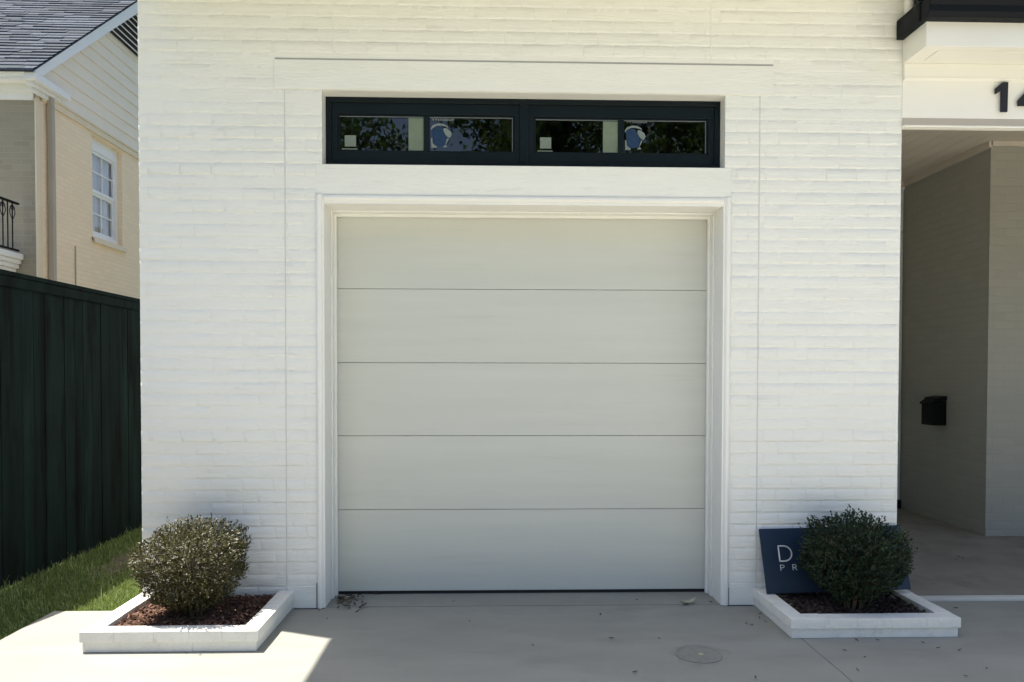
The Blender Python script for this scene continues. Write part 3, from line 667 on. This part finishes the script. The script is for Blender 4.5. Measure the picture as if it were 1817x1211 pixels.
cu_ = MB(); vs = []
for k in range(41):
    yy = oy0+.05+(oy1-oy0-.1)*k/40; vs += [(xf-.085+.012*math.sin(k*1.3), yy, oz0+.1+.12*(1 if 14 < k < 27 else 0)), (xf-.085+.012*math.sin(k*1.3), yy, oz1-.05)]
cu_.add(vs, [(2*k, 2*k+2, 2*k+3, 2*k+1) for k in range(40)]); cu_.build('curtain', M_CURT, nwin, fix=False)
part('room_wall', M_INT, nwin, (NX-1.2, NX-1.15, oy0-.5, oy1+.5, oz0-.5, oz1+.3))
sb = MB(); sb.prism([(NX-.06, oz0-.0), (NX+.05, oz0-.03), (NX+.05, oz0-.10), (NX+.001, oz0-.10), (NX+.001, oz0-.005)], 'y', oy0-.03, oy1+.06); sb.build('sill', M_NTAN, nwin)
# its balcony
bc = MB(); bx = -6.37
bc.box(-12, bx, 3.9, NY-.03, 3.10, 3.18).box(-12, bx-.03, 3.93, NY-.03, 3.04, 3.099).box(-12, bx-.06, 3.96, NY-.03, 2.98, 3.039).box(-12, bx-.10, 4.0, NY-.03, 0, 2.979)
bc.build('balcony', M_NWHITE, nb, bevel=.012)
rl = MB(); xr_ = bx-.035
rl.box(xr_-.02, xr_+.02, 4.0, 5.36, 3.835, 3.86).box(xr_-.012, xr_+.012, 4.0, 5.36, 3.205, 3.23).box(-12, xr_-.021, 4.0, 4.04, 3.835, 3.86).box(-12, xr_-.013, 4.0, 4.024, 3.205, 3.23)
rail = rl.build('balcony_railing', M_BLACK, nb)
y = 5.24; k = 0
while y > 4.1:
    bl_ = MB(); bl_.tube([(xr_, y, 3.228), (xr_, y, 3.837)], .008, 6)
    if k % 2 == 0:
        for sgn_ in (-1, 1):
            bl_.tube([(xr_, y+sgn_*(.004+.05*math.sin(t_*math.pi)), 3.62+.2*t_) for t_ in [q/10 for q in range(11)]], .0055, 5)
            bl_.tube([(xr_, y+sgn_*(.028+.018*math.cos(t_)), 3.77+.018*math.sin(t_)) for t_ in [q*.6 for q in range(10)]], .005, 5)
    bl_.build('baluster', M_BLACK, rail); y -= .098; k += 1

# ------------------------------------------------------------------ round cover in the driveway
cv = empty('cleanout_cover', (1.154, -.865, 0), 'round grey cover set flush in the shaded driveway', 'drain cover')
b = MB(); b.add([(1.154+(.165+.02*math.sin(3*a+1)+.014*math.sin(7*a))*math.cos(a), -.87+(.16+.02*math.sin(2*a)+.012*math.sin(5*a))*math.sin(a), .0006) for a in [2*math.pi*k/48 for k in range(48)]], [tuple(range(48))]); b.build('stain', M_STAIN, cv)
b = MB(); b.lathe([(.128, .0), (.128, .004), (.118, .006), (.112, .003), (.06, .0032), (.055, .0045), (.02, .005)], (1.154, -.865, .0005), 44); b.build('lid', M_COVER, cv)
b = MB(); b.lathe([(.016, 0), (.014, .004), (.006, .005)], (1.162, -.875, .0056), 14); b.build('plug', M_DRYP, cv)

# ------------------------------------------------------------------ fallen leaves
def dry_leaf(name, L, Wd, curl, m, label, group):
    b = MB(); nx_ = 8; vs = []
    for i in range(nx_+1):
        t = i/nx_; w_ = Wd*math.sin(math.pi*min(1, t*.94+.04))**.8; z = curl*L*(t-.5)**2*4+.002
        vs += [(L*(t-.5), -w_, z+w_*.8), (L*(t-.5), 0, z), (L*(t-.5), w_, z+w_*.7)]
    fs = []
    for i in range(nx_): fs += [(i*3, i*3+3, i*3+4, i*3+1), (i*3+1, i*3+4, i*3+5, i*3+2)]
    o = b.add(vs, fs).build(name, m, None, smooth=True, fix=False); return tag(o, label, 'leaf', group)
big = dry_leaf('dry_leaf', .15, .020, .22, M_DRYP, 'large pale curled leaf lying at the foot of the garage door', None); big.location = (1.327, .02, .004); big.rotation_euler = (.1, 0, .5)
PILE = ('small dry brown leaf in the pile at the left foot of the garage door', 'dry leaves piled by the garage door')
SCAT = ('tiny dark dry leaf lying alone on the open concrete', 'dry leaves scattered over the concrete')
proto = None; rnd = random.Random(5)
def put(proto, x, y, z, lab, first=False):
    o = proto if first else proto.copy()
    if not first: COL.objects.link(o)
    o.location = (x, y, z); o.rotation_euler = (rnd.gauss(0, .25), rnd.gauss(0, .2), rnd.uniform(0, 6.28)); s = rnd.uniform(.75, 1.25); o.scale = (s, s, s)
    tag(o, lab[0], 'leaf', lab[1]); return o
pa = dry_leaf('dry_leaf', .050, .009, .2, M_DRY, PILE[0], PILE[1])
for k in range(30):
    t = abs(rnd.gauss(0, .075)); a = rnd.uniform(-1.4, .9)
    put(pa, -1.065+t*math.cos(a)*1.6+.03, .21+t*math.sin(a)*2.0-.05, .004+rnd.uniform(0, .012), PILE, k == 0)
pb = dry_leaf('dry_leaf', .029, .005, .15, M_DRY, SCAT[0], SCAT[1])
for k, (x, y) in enumerate([(1.005, .12), (.709, -.193), (-.131, -.303), (1.59, -.376), (1.614, -.407), (-1.032, -.228), (.241, -.715), (.709, -.618), (.989, -.625), (-.25, .112),
        (2.133, -.681), (1.988, -.835), (2.052, -.936), (2.255, -.683), (2.497, -.726), (2.535, -.814), (2.635, -.851), (1.921, -1.11), (2.438, -1.202), (2.609, -1.112),
        (3.833, 1.056), (3.923, 1.166), (3.925, 1.109), (3.085, -.113), (.752, -1.11), (1.35, -1.196), (1.50, .06), (1.56, .1), (1.71, -.28), (1.72, -.35), (1.74, -.2), (-1.12, -.06), (-.93, -.02)]):
    put(pb, x, y, .004 if y < .1 or x < 2.7 else .026, SCAT, k == 0)

BIT = ('thin pale leaf blade lying on the dark mulch under the right shrub', 'pale blades on the dark mulch')
pc = dry_leaf('dry_leaf', .06, .0035, .12, M_DRYP, BIT[0], BIT[1])
for k, (x, y) in enumerate([(1.92, -.12), (1.90, -.05), (1.95, -.22), (2.02, -.50), (2.07, -.52), (2.20, -.515), (2.33, -.53), (2.41, -.50), (2.62, -.50), (2.66, -.30), (2.64, -.16), (1.89, -.30)]):
    put(pc, x, y, .092, BIT, k == 0)

# ------------------------------------------------------------------ trees across the street, seen mirrored in the black window
def tree(x, y, h, r, label, seed, dens):
    rng = np.random.default_rng(seed); root = empty('tree', (x, y, -.03), label, 'tree', 'trees across the street')
    tb = MB(); tb.tube([(x, y, -.05), (x+.1, y, h*.25), (x-.05, y+.1, h*.5), (x, y, h*.8)], [.28, .22, .16, .05], 10)
    for k in range(9):
        a = k*2.4; e = (x+math.cos(a)*r*.7, y+math.sin(a)*r*.7, h*(.45+.05*k)); tb.tube([(x, y, h*(.25+.04*k)), ((x+e[0])/2, (y+e[1])/2, h*(.36+.045*k)), e], [.12, .08, .03], 6)
    tb.build('trunk', M_BARK, root)
    nC = 60; cc = unit(rng.normal(size=(nC, 3)))*rng.uniform(.35, 1, (nC, 1))*np.array([r, r, h*.34])+np.array([x, y, h*.64])
    n = dens; idx = rng.integers(0, nC, n); P = cc[idx]+rng.normal(0, .38, (n, 3)); D = unit(rng.normal(size=(n, 3))); Nn = unit(rng.normal(size=(n, 3)))
    V, F = leaves(P, D, Nn, rng.uniform(.14, .28, n), rng.uniform(.05, .09, n)); np_mesh('crown', V, F, M_TREE, root)
tree(-6.2, -22, 12.5, 3.6, 'broad leafy tree across the street, mirrored at the far left of the black window', 31, 9000)
tree(1.2, -21, 13.5, 3.4, 'tall leafy tree across the street, mirrored in the middle of the black window', 32, 15000)
tree(6.8, -23, 14.5, 4.0, 'broad leafy tree across the street, mirrored in the right of the black window', 33, 15000)
